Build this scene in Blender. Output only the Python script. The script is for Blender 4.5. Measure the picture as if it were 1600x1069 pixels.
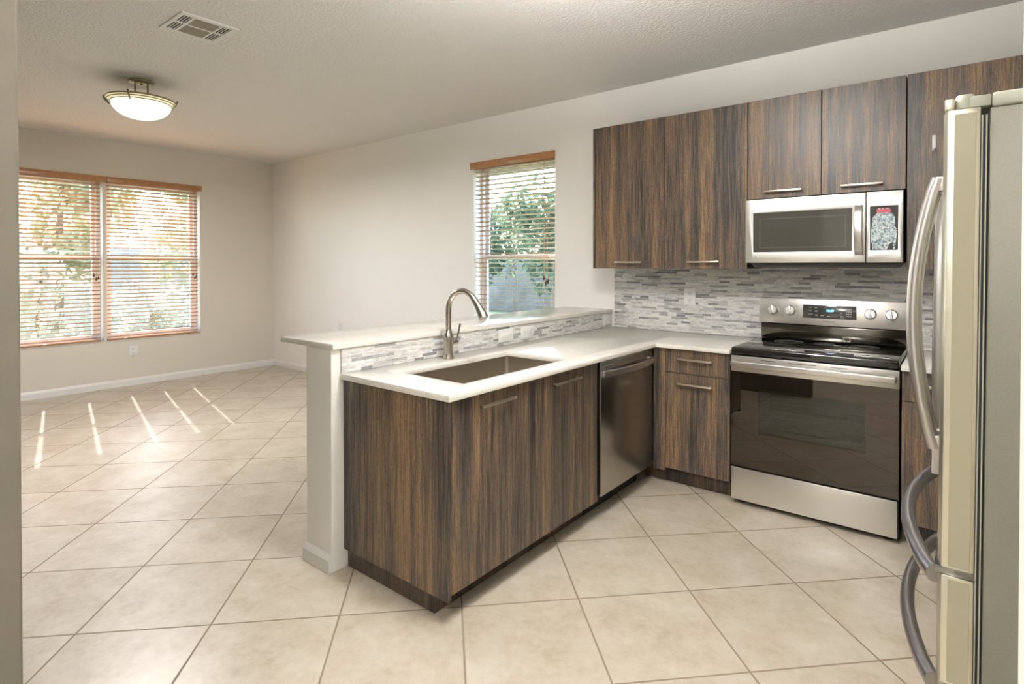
import bpy, bmesh, math, random
from mathutils import Vector, Matrix
random.seed(7)
S = bpy.context.scene
for o in list(bpy.data.objects):
    bpy.data.objects.remove(o)
COL = S.collection
PI = math.pi

# ------------------------------------------------------------------ camera
cd = bpy.data.cameras.new('camera')
cam = bpy.data.objects.new('camera', cd)
COL.objects.link(cam)
cam.location = (1.021, -3.9432, 1.3573)
cam.rotation_euler = (PI / 2 - 0.0094, 0, 0.6741)
cd.sensor_width = 36
cd.lens = 878.16 / 1600 * 36
cd.shift_y = -(534.5 - 422.59) / 1600
cd.clip_start = 0.02
S.camera = cam

# ------------------------------------------------------------------ colour management
S.view_settings.view_transform = 'Standard'
S.view_settings.look = 'None'
S.view_settings.gamma = 1
S.view_settings.use_curve_mapping = False
S.view_settings.exposure = 1.0

# ------------------------------------------------------------------ sky and sun
W = bpy.data.worlds.new('world')
S.world = W
W.use_nodes = True
nt = W.node_tree
nt.nodes.clear()
wo = nt.nodes.new('ShaderNodeOutputWorld')
bg = nt.nodes.new('ShaderNodeBackground')
sky = nt.nodes.new('ShaderNodeTexSky')
sky.sky_type = 'NISHITA'
sky.sun_disc = False
sky.sun_elevation = math.radians(39.4)
sky.sun_rotation = math.radians(-77.4)
sky.air_density = 1.0
sky.dust_density = 1.0
sky.ozone_density = 2.0
nt.links.new(sky.outputs[0], bg.inputs[0])
bg.inputs[1].default_value = 1.25
nt.links.new(bg.outputs[0], wo.inputs[0])

SUN_EL = math.radians(39.4)
SUN_AZ = math.radians(12.6)
trav = Vector((math.cos(SUN_AZ) * math.cos(SUN_EL), -math.sin(SUN_AZ) * math.cos(SUN_EL), -math.sin(SUN_EL)))
sl = bpy.data.lights.new('sun', 'SUN')
sl.energy = 11.0
sl.angle = math.radians(0.53)
sl.color = (1.0, 0.97, 0.93)
so = bpy.data.objects.new('sun', sl)
COL.objects.link(so)
so.rotation_euler = trav.to_track_quat('-Z', 'Y').to_euler()
so.location = (-20, 5, 20)


def area_lamp(name, loc, sx, sy, power, color=(1, 1, 1), rot=(0, 0, 0)):
    l = bpy.data.lights.new(name, 'AREA')
    l.shape = 'RECTANGLE'
    l.size = sx
    l.size_y = sy
    l.energy = power
    l.color = color
    o = bpy.data.objects.new(name, l)
    COL.objects.link(o)
    o.location = loc
    o.rotation_euler = rot
    return o


DOME_STRENGTH = 46.0
UP_STRENGTH = 150.0
BOWL_LAMP = 33.0


# ------------------------------------------------------------------ material helpers
def new_mat(name):
    m = bpy.data.materials.new(name)
    m.use_nodes = True
    b = m.node_tree.nodes['Principled BSDF']
    return m, m.node_tree, b


def plain(name, col, rough=0.5, metal=0.0, spec=None, emis=None, estr=0, noise=None, bump=None):
    m, t, b = new_mat(name)
    b.inputs['Base Color'].default_value = (*col, 1)
    b.inputs['Roughness'].default_value = rough
    b.inputs['Metallic'].default_value = metal
    if spec is not None:
        b.inputs['Specular IOR Level'].default_value = spec
    if emis:
        b.inputs['Emission Color'].default_value = (*emis, 1)
        b.inputs['Emission Strength'].default_value = estr
    tc = t.nodes.new('ShaderNodeTexCoord')
    if noise:
        sc, amt = noise
        n = t.nodes.new('ShaderNodeTexNoise')
        n.inputs['Scale'].default_value = sc
        n.inputs['Detail'].default_value = 4
        t.links.new(tc.outputs['Object'], n.inputs['Vector'])
        r = t.nodes.new('ShaderNodeValToRGB')
        r.color_ramp.elements[0].position = 0.3
        r.color_ramp.elements[1].position = 0.7
        r.color_ramp.elements[0].color = (*[c * (1 - amt) for c in col], 1)
        r.color_ramp.elements[1].color = (*[min(1, c * (1 + amt)) for c in col], 1)
        t.links.new(n.outputs['Fac'], r.inputs['Fac'])
        t.links.new(r.outputs['Color'], b.inputs['Base Color'])
    if bump:
        sc, st, dist = bump
        n = t.nodes.new('ShaderNodeTexNoise')
        n.inputs['Scale'].default_value = sc
        n.inputs['Detail'].default_value = 3
        t.links.new(tc.outputs['Object'], n.inputs['Vector'])
        bp = t.nodes.new('ShaderNodeBump')
        bp.inputs['Strength'].default_value = st
        bp.inputs['Distance'].default_value = dist
        t.links.new(n.outputs['Fac'], bp.inputs['Height'])
        t.links.new(bp.outputs['Normal'], b.inputs['Normal'])
    return m


def math_node(t, op, a, b=None, c=None):
    n = t.nodes.new('ShaderNodeMath')
    n.operation = op
    for i, v in enumerate((a, b, c)):
        if v is None:
            continue
        if isinstance(v, (int, float)):
            n.inputs[i].default_value = v
        else:
            t.links.new(v, n.inputs[i])
    return n.outputs[0]


def ramp(t, fac, stops, interp='LINEAR'):
    r = t.nodes.new('ShaderNodeValToRGB')
    cr = r.color_ramp
    cr.interpolation = interp
    while len(cr.elements) < len(stops):
        cr.elements.new(0.5)
    for e, (p, c) in zip(cr.elements, stops):
        e.position = p
        e.color = (*c, 1) if len(c) == 3 else c
    t.links.new(fac, r.inputs['Fac'])
    return r.outputs['Color']


def noise_node(t, vec, scale, detail=4, rough=0.5):
    n = t.nodes.new('ShaderNodeTexNoise')
    n.inputs['Scale'].default_value = scale
    n.inputs['Detail'].default_value = detail
    n.inputs['Roughness'].default_value = rough
    t.links.new(vec, n.inputs['Vector'])
    return n.outputs['Fac']


def mixc(t, fac, a, b, mode='MIX'):
    n = t.nodes.new('ShaderNodeMix')
    n.data_type = 'RGBA'
    n.blend_type = mode
    for sock, v in ((n.inputs[0], fac), (n.inputs[6], a), (n.inputs[7], b)):
        if isinstance(v, (int, float)):
            sock.default_value = v
        elif isinstance(v, tuple):
            sock.default_value = (*v, 1)
        else:
            t.links.new(v, sock)
    return n.outputs[2]


def bump_node(t, b, height, strength, dist):
    bp = t.nodes.new('ShaderNodeBump')
    bp.inputs['Strength'].default_value = strength
    bp.inputs['Distance'].default_value = dist
    t.links.new(height, bp.inputs['Height'])
    t.links.new(bp.outputs['Normal'], b.inputs['Normal'])


def wood_mat(name, dark=1.0):
    """dark exotic laminate: fine vertical grain, tan and grey bands"""
    m, t, b = new_mat(name)
    tc = t.nodes.new('ShaderNodeTexCoord')
    oi = t.nodes.new('ShaderNodeObjectInfo')
    mp = t.nodes.new('ShaderNodeMapping')
    mp.inputs['Scale'].default_value = (1, 1, 0.03)
    off = t.nodes.new('ShaderNodeCombineXYZ')
    o1 = math_node(t, 'MULTIPLY', oi.outputs['Random'], 37.0)
    t.links.new(o1, off.inputs[0])
    t.links.new(o1, off.inputs[1])
    t.links.new(off.outputs[0], mp.inputs['Location'])
    t.links.new(tc.outputs['Object'], mp.inputs['Vector'])
    v = mp.outputs[0]
    broad = noise_node(t, v, 22, 2, 0.5)
    fine = noise_node(t, v, 150, 4, 0.75)
    mp2 = t.nodes.new('ShaderNodeMapping')
    mp2.inputs['Scale'].default_value = (1, 1, 0.16)
    t.links.new(tc.outputs['Object'], mp2.inputs['Vector'])
    pores = noise_node(t, mp2.outputs[0], 330, 2, 0.6)
    comb = math_node(t, 'ADD', math_node(t, 'MULTIPLY', broad, 0.40), math_node(t, 'MULTIPLY', fine, 0.60))
    k = dark
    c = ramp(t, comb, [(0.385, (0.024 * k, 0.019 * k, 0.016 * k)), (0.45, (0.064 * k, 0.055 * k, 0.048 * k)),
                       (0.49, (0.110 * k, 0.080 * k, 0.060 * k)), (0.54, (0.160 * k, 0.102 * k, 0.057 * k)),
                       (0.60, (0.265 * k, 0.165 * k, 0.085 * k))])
    pr = ramp(t, pores, [(0.38, (0.45, 0.45, 0.47)), (0.52, (1, 1, 1))])
    c = mixc(t, 0.7, c, pr, 'MULTIPLY')
    t.links.new(c, b.inputs['Base Color'])
    b.inputs['Roughness'].default_value = 0.38
    b.inputs['Specular IOR Level'].default_value = 0.45
    bump_node(t, b, fine, 0.12, 0.002)
    return m


def steel_mat(name, col=(0.60, 0.58, 0.55), rough=0.28, axis=2):
    m, t, b = new_mat(name)
    tc = t.nodes.new('ShaderNodeTexCoord')
    mp = t.nodes.new('ShaderNodeMapping')
    sc = [2, 2, 2]
    sc[axis] = 160
    mp.inputs['Scale'].default_value = sc
    t.links.new(tc.outputs['Object'], mp.inputs['Vector'])
    n = noise_node(t, mp.outputs[0], 1.0, 3, 0.6)
    r = math_node(t, 'ADD', math_node(t, 'MULTIPLY', n, 0.03), rough - 0.015)
    t.links.new(r, b.inputs['Roughness'])
    b.inputs['Base Color'].default_value = (*col, 1)
    b.inputs['Metallic'].default_value = 1.0
    return m


def floor_mat():
    m, t, b = new_mat('floor tile')
    tc = t.nodes.new('ShaderNodeTexCoord')
    s = 0.4722
    mp = t.nodes.new('ShaderNodeMapping')
    mp.vector_type = 'TEXTURE'
    mp.inputs['Location'].default_value = (-1.183, -3.0055, 0)
    mp.inputs['Rotation'].default_value = (0, 0, math.radians(45.37))
    mp.inputs['Scale'].default_value = (s, s, s)
    t.links.new(tc.outputs['Object'], mp.inputs['Vector'])
    sp = t.nodes.new('ShaderNodeSeparateXYZ')
    t.links.new(mp.outputs[0], sp.inputs[0])
    g = []
    ids = []
    for i in range(2):
        fl = math_node(t, 'FLOOR', math_node(t, 'ADD', sp.outputs[i], 0.5))
        d = math_node(t, 'ABSOLUTE', math_node(t, 'SUBTRACT', sp.outputs[i], fl))
        g.append(d)
        ids.append(math_node(t, 'FLOOR', sp.outputs[i]))
    dist = math_node(t, 'MINIMUM', g[0], g[1])
    mr = t.nodes.new('ShaderNodeMapRange')
    mr.inputs['From Min'].default_value = 0.0055
    mr.inputs['From Max'].default_value = 0.0095
    t.links.new(dist, mr.inputs['Value'])
    tile = mr.outputs[0]
    wn = t.nodes.new('ShaderNodeTexWhiteNoise')
    cb = t.nodes.new('ShaderNodeCombineXYZ')
    t.links.new(ids[0], cb.inputs[0])
    t.links.new(ids[1], cb.inputs[1])
    t.links.new(cb.outputs[0], wn.inputs['Vector'])
    # shift the mottle per tile
    mx = t.nodes.new('ShaderNodeVectorMath')
    mx.operation = 'MULTIPLY_ADD'
    mx.inputs[1].default_value = (9, 9, 9)
    t.links.new(wn.outputs['Color'], mx.inputs[0])
    t.links.new(tc.outputs['Object'], mx.inputs[2])
    n1 = noise_node(t, mx.outputs[0], 5.5, 6, 0.65)
    n2 = noise_node(t, mx.outputs[0], 34, 4, 0.6)
    nn = math_node(t, 'ADD', math_node(t, 'MULTIPLY', n1, 0.7), math_node(t, 'MULTIPLY', n2, 0.3))
    c = ramp(t, nn, [(0.34, (0.415, 0.345, 0.252)), (0.48, (0.515, 0.450, 0.355)), (0.64, (0.595, 0.535, 0.45))])
    br = math_node(t, 'ADD', math_node(t, 'MULTIPLY', wn.outputs['Value'], 0.07), 0.93)
    c = mixc(t, 1.0, c, (1, 1, 1), 'MULTIPLY')
    cbr = t.nodes.new('ShaderNodeCombineColor')
    for i in range(3):
        t.links.new(br, cbr.inputs[i])
    c = mixc(t, 1.0, c, cbr.outputs[0], 'MULTIPLY')
    c = mixc(t, tile, (0.225, 0.17, 0.115), c)
    t.links.new(c, b.inputs['Base Color'])
    rg = math_node(t, 'ADD', math_node(t, 'MULTIPLY', n2, 0.12), 0.26)
    rg = math_node(t, 'ADD', rg, math_node(t, 'MULTIPLY', math_node(t, 'SUBTRACT', 1.0, tile), 0.5))
    t.links.new(rg, b.inputs['Roughness'])
    b.inputs['Specular IOR Level'].default_value = 0.7
    h = math_node(t, 'ADD', tile, math_node(t, 'MULTIPLY', n1, 0.25))
    bump_node(t, b, h, 0.30, 0.002)
    return m


def mosaic_mat():
    m, t, b = new_mat('marble strip mosaic')
    tc = t.nodes.new('ShaderNodeTexCoord')
    sp = t.nodes.new('ShaderNodeSeparateXYZ')
    t.links.new(tc.outputs['Object'], sp.inputs[0])
    u = math_node(t, 'ADD', sp.outputs[0], sp.outputs[1])
    zz = math_node(t, 'DIVIDE', sp.outputs[2], 0.0156)
    row = math_node(t, 'FLOOR', zz)
    w1 = t.nodes.new('ShaderNodeTexWhiteNoise')
    w1.noise_dimensions = '1D'
    t.links.new(row, w1.inputs['W'])
    L = math_node(t, 'ADD', math_node(t, 'MULTIPLY', w1.outputs['Value'], 0.07), 0.060)
    w1b = t.nodes.new('ShaderNodeTexWhiteNoise')
    w1b.noise_dimensions = '1D'
    t.links.new(math_node(t, 'ADD', row, 91.7), w1b.inputs['W'])
    uu = math_node(t, 'DIVIDE', math_node(t, 'ADD', u, math_node(t, 'MULTIPLY', w1b.outputs['Value'], 3.0)), L)
    ci = math_node(t, 'FLOOR', uu)
    cb = t.nodes.new('ShaderNodeCombineXYZ')
    t.links.new(row, cb.inputs[0])
    t.links.new(ci, cb.inputs[1])
    w2 = t.nodes.new('ShaderNodeTexWhiteNoise')
    t.links.new(cb.outputs[0], w2.inputs['Vector'])
    base = ramp(t, w2.outputs['Value'], [(0.0, (0.76, 0.74, 0.70)), (0.26, (0.80, 0.78, 0.74)), (0.46, (0.64, 0.625, 0.60)),
                                         (0.64, (0.50, 0.49, 0.48)), (0.78, (0.38, 0.375, 0.375)), (0.88, (0.25, 0.25, 0.26)),
                                         (0.955, (0.68, 0.67, 0.64))], 'CONSTANT')
    mp = t.nodes.new('ShaderNodeMapping')
    mp.inputs['Scale'].default_value = (10, 10, 60)
    t.links.new(tc.outputs['Object'], mp.inputs['Vector'])
    vein = noise_node(t, mp.outputs[0], 2.2, 6, 0.75)
    vc = ramp(t, vein, [(0.34, (0.45, 0.45, 0.47)), (0.54, (1, 1, 1)), (0.75, (1.0, 1.0, 1.0))])
    c = mixc(t, 0.8, base, vc, 'MULTIPLY')
    fz = math_node(t, 'FRACT', zz)
    fu = math_node(t, 'MULTIPLY', math_node(t, 'FRACT', uu), L)
    gz = math_node(t, 'MULTIPLY', math_node(t, 'GREATER_THAN', fz, 0.09), math_node(t, 'GREATER_THAN', fu, 0.0016))
    c = mixc(t, gz, (0.66, 0.645, 0.62), c)
    t.links.new(c, b.inputs['Base Color'])
    rr = math_node(t, 'ADD', math_node(t, 'MULTIPLY', w2.outputs['Value'], 0.25), 0.16)
    t.links.new(rr, b.inputs['Roughness'])
    hh = math_node(t, 'MULTIPLY', gz, math_node(t, 'ADD', math_node(t, 'MULTIPLY', w2.outputs['Value'], 0.6), 0.5))
    bump_node(t, b, hh, 0.6, 0.002)
    return m


def ceiling_mat():
    m, t, b = new_mat('knockdown ceiling')
    tc = t.nodes.new('ShaderNodeTexCoord')
    n = noise_node(t, tc.outputs['Object'], 55, 4, 0.55)
    h = ramp(t, n, [(0.42, (0, 0, 0)), (0.58, (1, 1, 1))])
    b.inputs['Base Color'].default_value = (0.80, 0.785, 0.75, 1)
    b.inputs['Roughness'].default_value = 0.85
    bump_node(t, b, h, 0.55, 0.006)
    return m


def wall_mat(name, col):
    return plain(name, col, 0.7, noise=(1.3, 0.02), bump=(160, 0.10, 0.002))


def glass_mat():
    m = bpy.data.materials.new('window glass')
    m.use_nodes = True
    t = m.node_tree
    t.nodes.clear()
    o = t.nodes.new('ShaderNodeOutputMaterial')
    tr = t.nodes.new('ShaderNodeBsdfTransparent')
    gl = t.nodes.new('ShaderNodeBsdfGlossy')
    gl.inputs['Roughness'].default_value = 0.02
    tr.inputs[0].default_value = (0.95, 0.97, 0.96, 1)
    mx = t.nodes.new('ShaderNodeMixShader')
    mx.inputs[0].default_value = 0.06
    t.links.new(tr.outputs[0], mx.inputs[1])
    t.links.new(gl.outputs[0], mx.inputs[2])
    t.links.new(mx.outputs[0], o.inputs[0])
    return m


def oven_window_mat():
    m = bpy.data.materials.new('oven window glass')
    m.use_nodes = True
    t = m.node_tree
    t.nodes.clear()
    o = t.nodes.new('ShaderNodeOutputMaterial')
    tr = t.nodes.new('ShaderNodeBsdfTransparent')
    tr.inputs[0].default_value = (0.52, 0.53, 0.46, 1)
    gl = t.nodes.new('ShaderNodeBsdfGlossy')
    gl.inputs['Roughness'].default_value = 0.02
    fr = t.nodes.new('ShaderNodeFresnel')
    fr.inputs['IOR'].default_value = 1.75
    mx = t.nodes.new('ShaderNodeMixShader')
    t.links.new(fr.outputs[0], mx.inputs[0])
    t.links.new(tr.outputs[0], mx.inputs[1])
    t.links.new(gl.outputs[0], mx.inputs[2])
    t.links.new(mx.outputs[0], o.inputs[0])
    return m


def leaf_mat(name, c1, c2):
    m = bpy.data.materials.new(name)
    m.use_nodes = True
    t = m.node_tree
    t.nodes.clear()
    o = t.nodes.new('ShaderNodeOutputMaterial')
    tc = t.nodes.new('ShaderNodeTexCoord')
    n = noise_node(t, tc.outputs['Object'], 3.0, 3)
    c = ramp(t, n, [(0.35, c1), (0.65, c2)])
    d = t.nodes.new('ShaderNodeBsdfDiffuse')
    tl = t.nodes.new('ShaderNodeBsdfTranslucent')
    mx = t.nodes.new('ShaderNodeMixShader')
    mx.inputs[0].default_value = 0.45
    t.links.new(c, d.inputs[0])
    t.links.new(c, tl.inputs[0])
    t.links.new(d.outputs[0], mx.inputs[1])
    t.links.new(tl.outputs[0], mx.inputs[2])
    t.links.new(mx.outputs[0], o.inputs[0])
    return m


def slat_mat():
    m, t, b = new_mat('blind wood')
    tc = t.nodes.new('ShaderNodeTexCoord')
    n = noise_node(t, tc.outputs['Object'], 30, 4)
    c = ramp(t, n, [(0.3, (0.40, 0.185, 0.075)), (0.7, (0.48, 0.245, 0.105))])
    t.links.new(c, b.inputs['Base Color'])
    b.inputs['Roughness'].default_value = 0.25
    return m


def sticker_mat():
    m, t, b = new_mat('jar sticker print')
    tc = t.nodes.new('ShaderNodeTexCoord')
    vo = t.nodes.new('ShaderNodeTexVoronoi')
    vo.inputs['Scale'].default_value = 95
    t.links.new(tc.outputs['Object'], vo.inputs['Vector'])
    n = noise_node(t, tc.outputs['Object'], 95, 4, 0.7)
    n2 = noise_node(t, tc.outputs['Object'], 28, 3, 0.6)
    c1 = ramp(t, n2, [(0.38, (0.30, 0.42, 0.52)), (0.52, (0.70, 0.76, 0.76)), (0.66, (0.42, 0.55, 0.58))])
    k = ramp(t, n, [(0.41, (0.03, 0.04, 0.04)), (0.50, (1, 1, 1))])
    c = mixc(t, 0.85, c1, k, 'MULTIPLY')
    t.links.new(c, b.inputs['Base Color'])
    b.inputs['Roughness'].default_value = 0.4
    return m


def quartz_mat():
    m, t, b = new_mat('quartz')
    tc = t.nodes.new('ShaderNodeTexCoord')
    n = noise_node(t, tc.outputs['Object'], 140, 2, 0.6)
    n2 = noise_node(t, tc.outputs['Object'], 4, 5, 0.65)
    c = ramp(t, n, [(0.28, (0.55, 0.53, 0.50)), (0.40, (0.76, 0.73, 0.665)), (0.7, (0.80, 0.77, 0.71))])
    c2 = ramp(t, n2, [(0.35, (0.93, 0.93, 0.92)), (0.6, (1, 1, 1))])
    c = mixc(t, 1.0, c, c2, 'MULTIPLY')
    t.links.new(c, b.inputs['Base Color'])
    b.inputs['Roughness'].default_value = 0.14
    return m


M = dict(
    wall=wall_mat('cream wall paint', (0.87, 0.845, 0.80)),
    wall_shade=wall_mat('shaded cream wall paint', (0.71, 0.66, 0.575)),  # cream paint darkened, the left wall's shade is put into its colour
    wall_deep_shade=wall_mat('wall paint in deep shade', (0.135, 0.120, 0.092)),  # dark colour stands in for the shade on the near jamb
    ceil=ceiling_mat(), floor=floor_mat(),
    white=plain('white gloss trim', (0.78, 0.77, 0.74), 0.4),
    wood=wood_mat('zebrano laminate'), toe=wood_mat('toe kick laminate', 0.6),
    carcass=plain('gap shade carcass', (0.018, 0.012, 0.010), 0.6),  # near black so the gaps between doors look shaded
    handle=steel_mat('brushed nickel', (0.66, 0.60, 0.52), 0.30, 2),
    faucet=steel_mat('brushed nickel faucet', (0.47, 0.42, 0.37), 0.27, 2),
    riser=plain('dark reflective steel', (0.17, 0.16, 0.135), 0.12, 1.0),
    ovenglass=plain('dark mirror oven glass', (0.085, 0.074, 0.064), 0.0, 1.0),
    bow2=plain('satin grey bar', (0.42, 0.40, 0.405), 0.36, 1.0),
    quartz=quartz_mat(), mosaic=mosaic_mat(),
    steel=steel_mat('stainless steel', (0.70, 0.675, 0.64), 0.34, 2),
    steelx=steel_mat('stainless steel side grain', (0.78, 0.765, 0.735), 0.36, 2),
    dsteel=steel_mat('dark stainless steel', (0.40, 0.37, 0.33), 0.26, 2),
    sink=steel_mat('sink steel', (0.50, 0.45, 0.38), 0.33, 1),
    bglass=plain('black glass', (0.008, 0.0075, 0.007), 0.0, spec=0.85),
    black=plain('black plastic', (0.010, 0.010, 0.011), 0.45),
    dgrey=plain('dark grey plastic', (0.06, 0.06, 0.058), 0.4),
    mwglass=plain('smoked microwave window', (0.055, 0.052, 0.042), 0.06, spec=0.8),
    panel=plain('grey control glass', (0.05, 0.05, 0.046), 0.12),
    ring=plain('burner print', (0.16, 0.16, 0.15), 0.2),
    enamel=plain('oven enamel', (0.50, 0.51, 0.44), 0.5),
    bow=plain('satin steel bar', (0.60, 0.575, 0.56), 0.34, 1.0),
    rack=plain('chrome wire', (0.8, 0.8, 0.76), 0.2, 1.0),
    ovenwin=oven_window_mat(), glass=glass_mat(), slat=slat_mat(),
    plastic=plain('white plastic', (0.78, 0.77, 0.75), 0.35),
    slot=plain('socket slot', (0.12, 0.12, 0.13), 0.6),
    blue=plain('blue clock digits', (0.1, 0.4, 1.0), 0.4, emis=(0.10, 0.42, 1.0), estr=5),
    grey=plain('pale print', (0.45, 0.45, 0.42), 0.5),
    redprint=plain('red print', (0.42, 0.14, 0.10), 0.5),
    fridge=steel_mat('fridge door edge', (0.68, 0.65, 0.54), 0.34, 2),
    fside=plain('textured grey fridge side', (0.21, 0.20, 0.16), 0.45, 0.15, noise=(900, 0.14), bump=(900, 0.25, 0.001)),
    fgrey=plain('grey green fridge trim', (0.40, 0.40, 0.32), 0.4),
    folive=plain('olive door edge', (0.38, 0.35, 0.245), 0.38),
    gasket=plain('rubber gasket', (0.03, 0.035, 0.03), 0.7),
    dchrome=plain('dark chrome', (0.30, 0.30, 0.29), 0.12, 1.0),
    chrome=plain('polished chrome', (0.75, 0.75, 0.72), 0.1, 1.0),
    red=plain('red lid print', (0.60, 0.085, 0.13), 0.4), sticker=sticker_mat(),
    bowl=plain('lit frosted glass', (0.85, 0.84, 0.72), 0.4, emis=(1.0, 0.97, 0.82), estr=.75),
    collar=plain('dim lit frosted glass', (0.80, 0.77, 0.55), 0.4, emis=(1.0, 0.93, 0.62), estr=.28),
    lampmetal=plain('aged nickel', (0.42, 0.37, 0.22), 0.35, 0.9),
    lampdark=plain('bronze rod', (0.22, 0.17, 0.11), 0.35, 0.8),
    diff=plain('lit diffuser', (0.9, 0.9, 0.88), 0.5, emis=(1, 0.99, 0.985), estr=DOME_STRENGTH),
    uplight=plain('added uplight glow', (0.9, 0.9, 0.88), 0.5, emis=(1, 0.99, 0.985), estr=UP_STRENGTH),
    ventgrey=plain('vent louver', (0.33, 0.30, 0.23), 0.6),
    cord=plain('blind cord', (0.42, 0.27, 0.16), 0.8), tassel=plain('dark tassel', (0.10, 0.035, 0.02), 0.5),
    frame=plain('white window vinyl', (0.80, 0.78, 0.76), 0.35),
    bounce_slab=plain('bounce slab concrete', (0.62, 0.58, 0.52), 0.9, noise=(4, 0.06)),
    grass=plain('lawn', (0.11, 0.15, 0.06), 0.9, noise=(6, 0.3)),
    leaf1=leaf_mat('yellow green leaves', (0.30, 0.33, 0.18), (0.52, 0.49, 0.32)),
    leaf2=leaf_mat('dark green leaves', (0.06, 0.095, 0.06), (0.15, 0.20, 0.13)),
    leaf3=leaf_mat('pale silver leaves', (0.38, 0.40, 0.30), (0.68, 0.66, 0.58)),
    bark=plain('bark', (0.17, 0.12, 0.085), 0.9, noise=(20, 0.3)),
    fence_d=plain('grey brown stucco', (0.15, 0.14, 0.13), 0.9, noise=(3, 0.25)),
    fence=plain('taupe stucco', (0.45, 0.375, 0.32), 0.9, noise=(3, 0.08)),
)

# ------------------------------------------------------------------ mesh helpers
ORIG = {}


class MB:
    def __init__(self):
        self.bm = bmesh.new()

    def _merge(self, b2):
        me = bpy.data.meshes.new('t')
        b2.to_mesh(me)
        b2.free()
        self.bm.from_mesh(me)
        bpy.data.meshes.remove(me)
        return self

    def box(self, x0, x1, y0, y1, z0, z1, bev=0.0, seg=2, mat=None):
        b = bmesh.new()
        bmesh.ops.create_cube(b, size=1)
        sc = Matrix.Diagonal((abs(x1 - x0), abs(y1 - y0), abs(z1 - z0), 1))
        bmesh.ops.transform(b, matrix=Matrix.Translation(((x0 + x1) / 2, (y0 + y1) / 2, (z0 + z1) / 2)) @ sc, verts=b.verts)
        if bev:
            bmesh.ops.bevel(b, geom=b.edges[:], offset=bev, segments=seg, profile=0.5, affect='EDGES')
        if mat:
            bmesh.ops.transform(b, matrix=mat, verts=b.verts)
        return self._merge(b)

    def tube(self, pts, rad, n=12, cap=True, closed=False, flat=None):
        """swept tube; rad scalar or list; flat=(a,b) scales the two cross axes; up reference fixed"""
        pts = [Vector(p) for p in pts]
        N = len(pts)
        rads = rad if isinstance(rad, (list, tuple)) else [rad] * N
        bm = self.bm
        rings = []
        nrm = None
        for i, p in enumerate(pts):
            if closed:
                tg = (pts[(i + 1) % N] - pts[i - 1]).normalized()
            else:
                tg = (pts[min(i + 1, N - 1)] - pts[max(i - 1, 0)]).normalized()
            if nrm is None:
                ref = Vector((0, 0, 1)) if abs(tg.z) < 0.9 else Vector((0, 1, 0))
                nrm = tg.cross(ref).normalized()
            nrm = (nrm - tg * nrm.dot(tg)).normalized()
            bn = tg.cross(nrm)
            fa, fb = flat if flat else (1, 1)
            rings.append([bm.verts.new(p + nrm * math.cos(2 * PI * k / n) * rads[i] * fa + bn * math.sin(2 * PI * k / n) * rads[i] * fb)
                          for k in range(n)])
        for i in range(N if closed else N - 1):
            a, b = rings[i], rings[(i + 1) % N]
            for k in range(n):
                bm.faces.new((a[k], a[(k + 1) % n], b[(k + 1) % n], b[k]))
        if cap and not closed:
            bm.faces.new(rings[0][::-1])
            bm.faces.new(rings[-1])
        return self

    def lathe(self, prof, c=(0, 0, 0), n=32, axis='z', capped=False):
        bm = self.bm
        rings = []
        for (r, h) in prof:
            ring = []
            for k in range(n):
                a = 2 * PI * k / n
                p = {'z': (r * math.cos(a), r * math.sin(a), h), 'y': (r * math.cos(a), h, r * math.sin(a)),
                     'x': (h, r * math.cos(a), r * math.sin(a))}[axis]
                ring.append(bm.verts.new(Vector(p) + Vector(c)))
            rings.append(ring)
        for a, b in zip(rings, rings[1:]):
            for k in range(n):
                bm.faces.new((a[k], a[(k + 1) % n], b[(k + 1) % n], b[k]))
        if capped:
            bm.faces.new(rings[0])
            bm.faces.new(rings[-1])
        return self

    def slab(self, us, vs, hole, w0, w1, axis='z', bev=0.0):
        """slab on a grid of cells with cells removed where hole(i,j); axis = thickness axis"""
        b = bmesh.new()

        def P(u, v, w):
            return {'z': (u, v, w), 'y': (u, w, v), 'x': (w, u, v)}[axis]
        nu, nv = len(us) - 1, len(vs) - 1
        full = lambda i, j: 0 <= i < nu and 0 <= j < nv and not hole(i, j)
        V = {}

        def vert(i, j, k):
            if (i, j, k) not in V:
                V[(i, j, k)] = b.verts.new(P(us[i], vs[j], (w0, w1)[k]))
            return V[(i, j, k)]
        for i in range(nu):
            for j in range(nv):
                if not full(i, j):
                    continue
                for k in (0, 1):
                    b.faces.new([vert(i, j, k), vert(i + 1, j, k), vert(i + 1, j + 1, k), vert(i, j + 1, k)])
                for (di, dj, e) in ((-1, 0, ((i, j), (i, j + 1))), (1, 0, ((i + 1, j), (i + 1, j + 1))),
                                    (0, -1, ((i, j), (i + 1, j))), (0, 1, ((i, j + 1), (i + 1, j + 1)))):
                    if not full(i + di, j + dj):
                        (a0, a1), (b0, b1) = e
                        b.faces.new([vert(a0, a1, 0), vert(b0, b1, 0), vert(b0, b1, 1), vert(a0, a1, 1)])
        bmesh.ops.recalc_face_normals(b, faces=b.faces[:])
        if bev:
            bmesh.ops.dissolve_limit(b, angle_limit=0.01, verts=b.verts[:], edges=b.edges[:])
            es = [e for e in b.edges if len(e.link_faces) == 2 and e.calc_face_angle(0) > 0.5]
            bmesh.ops.bevel(b, geom=es, offset=bev, segments=2, profile=0.5, affect='EDGES')
        return self._merge(b)

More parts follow.
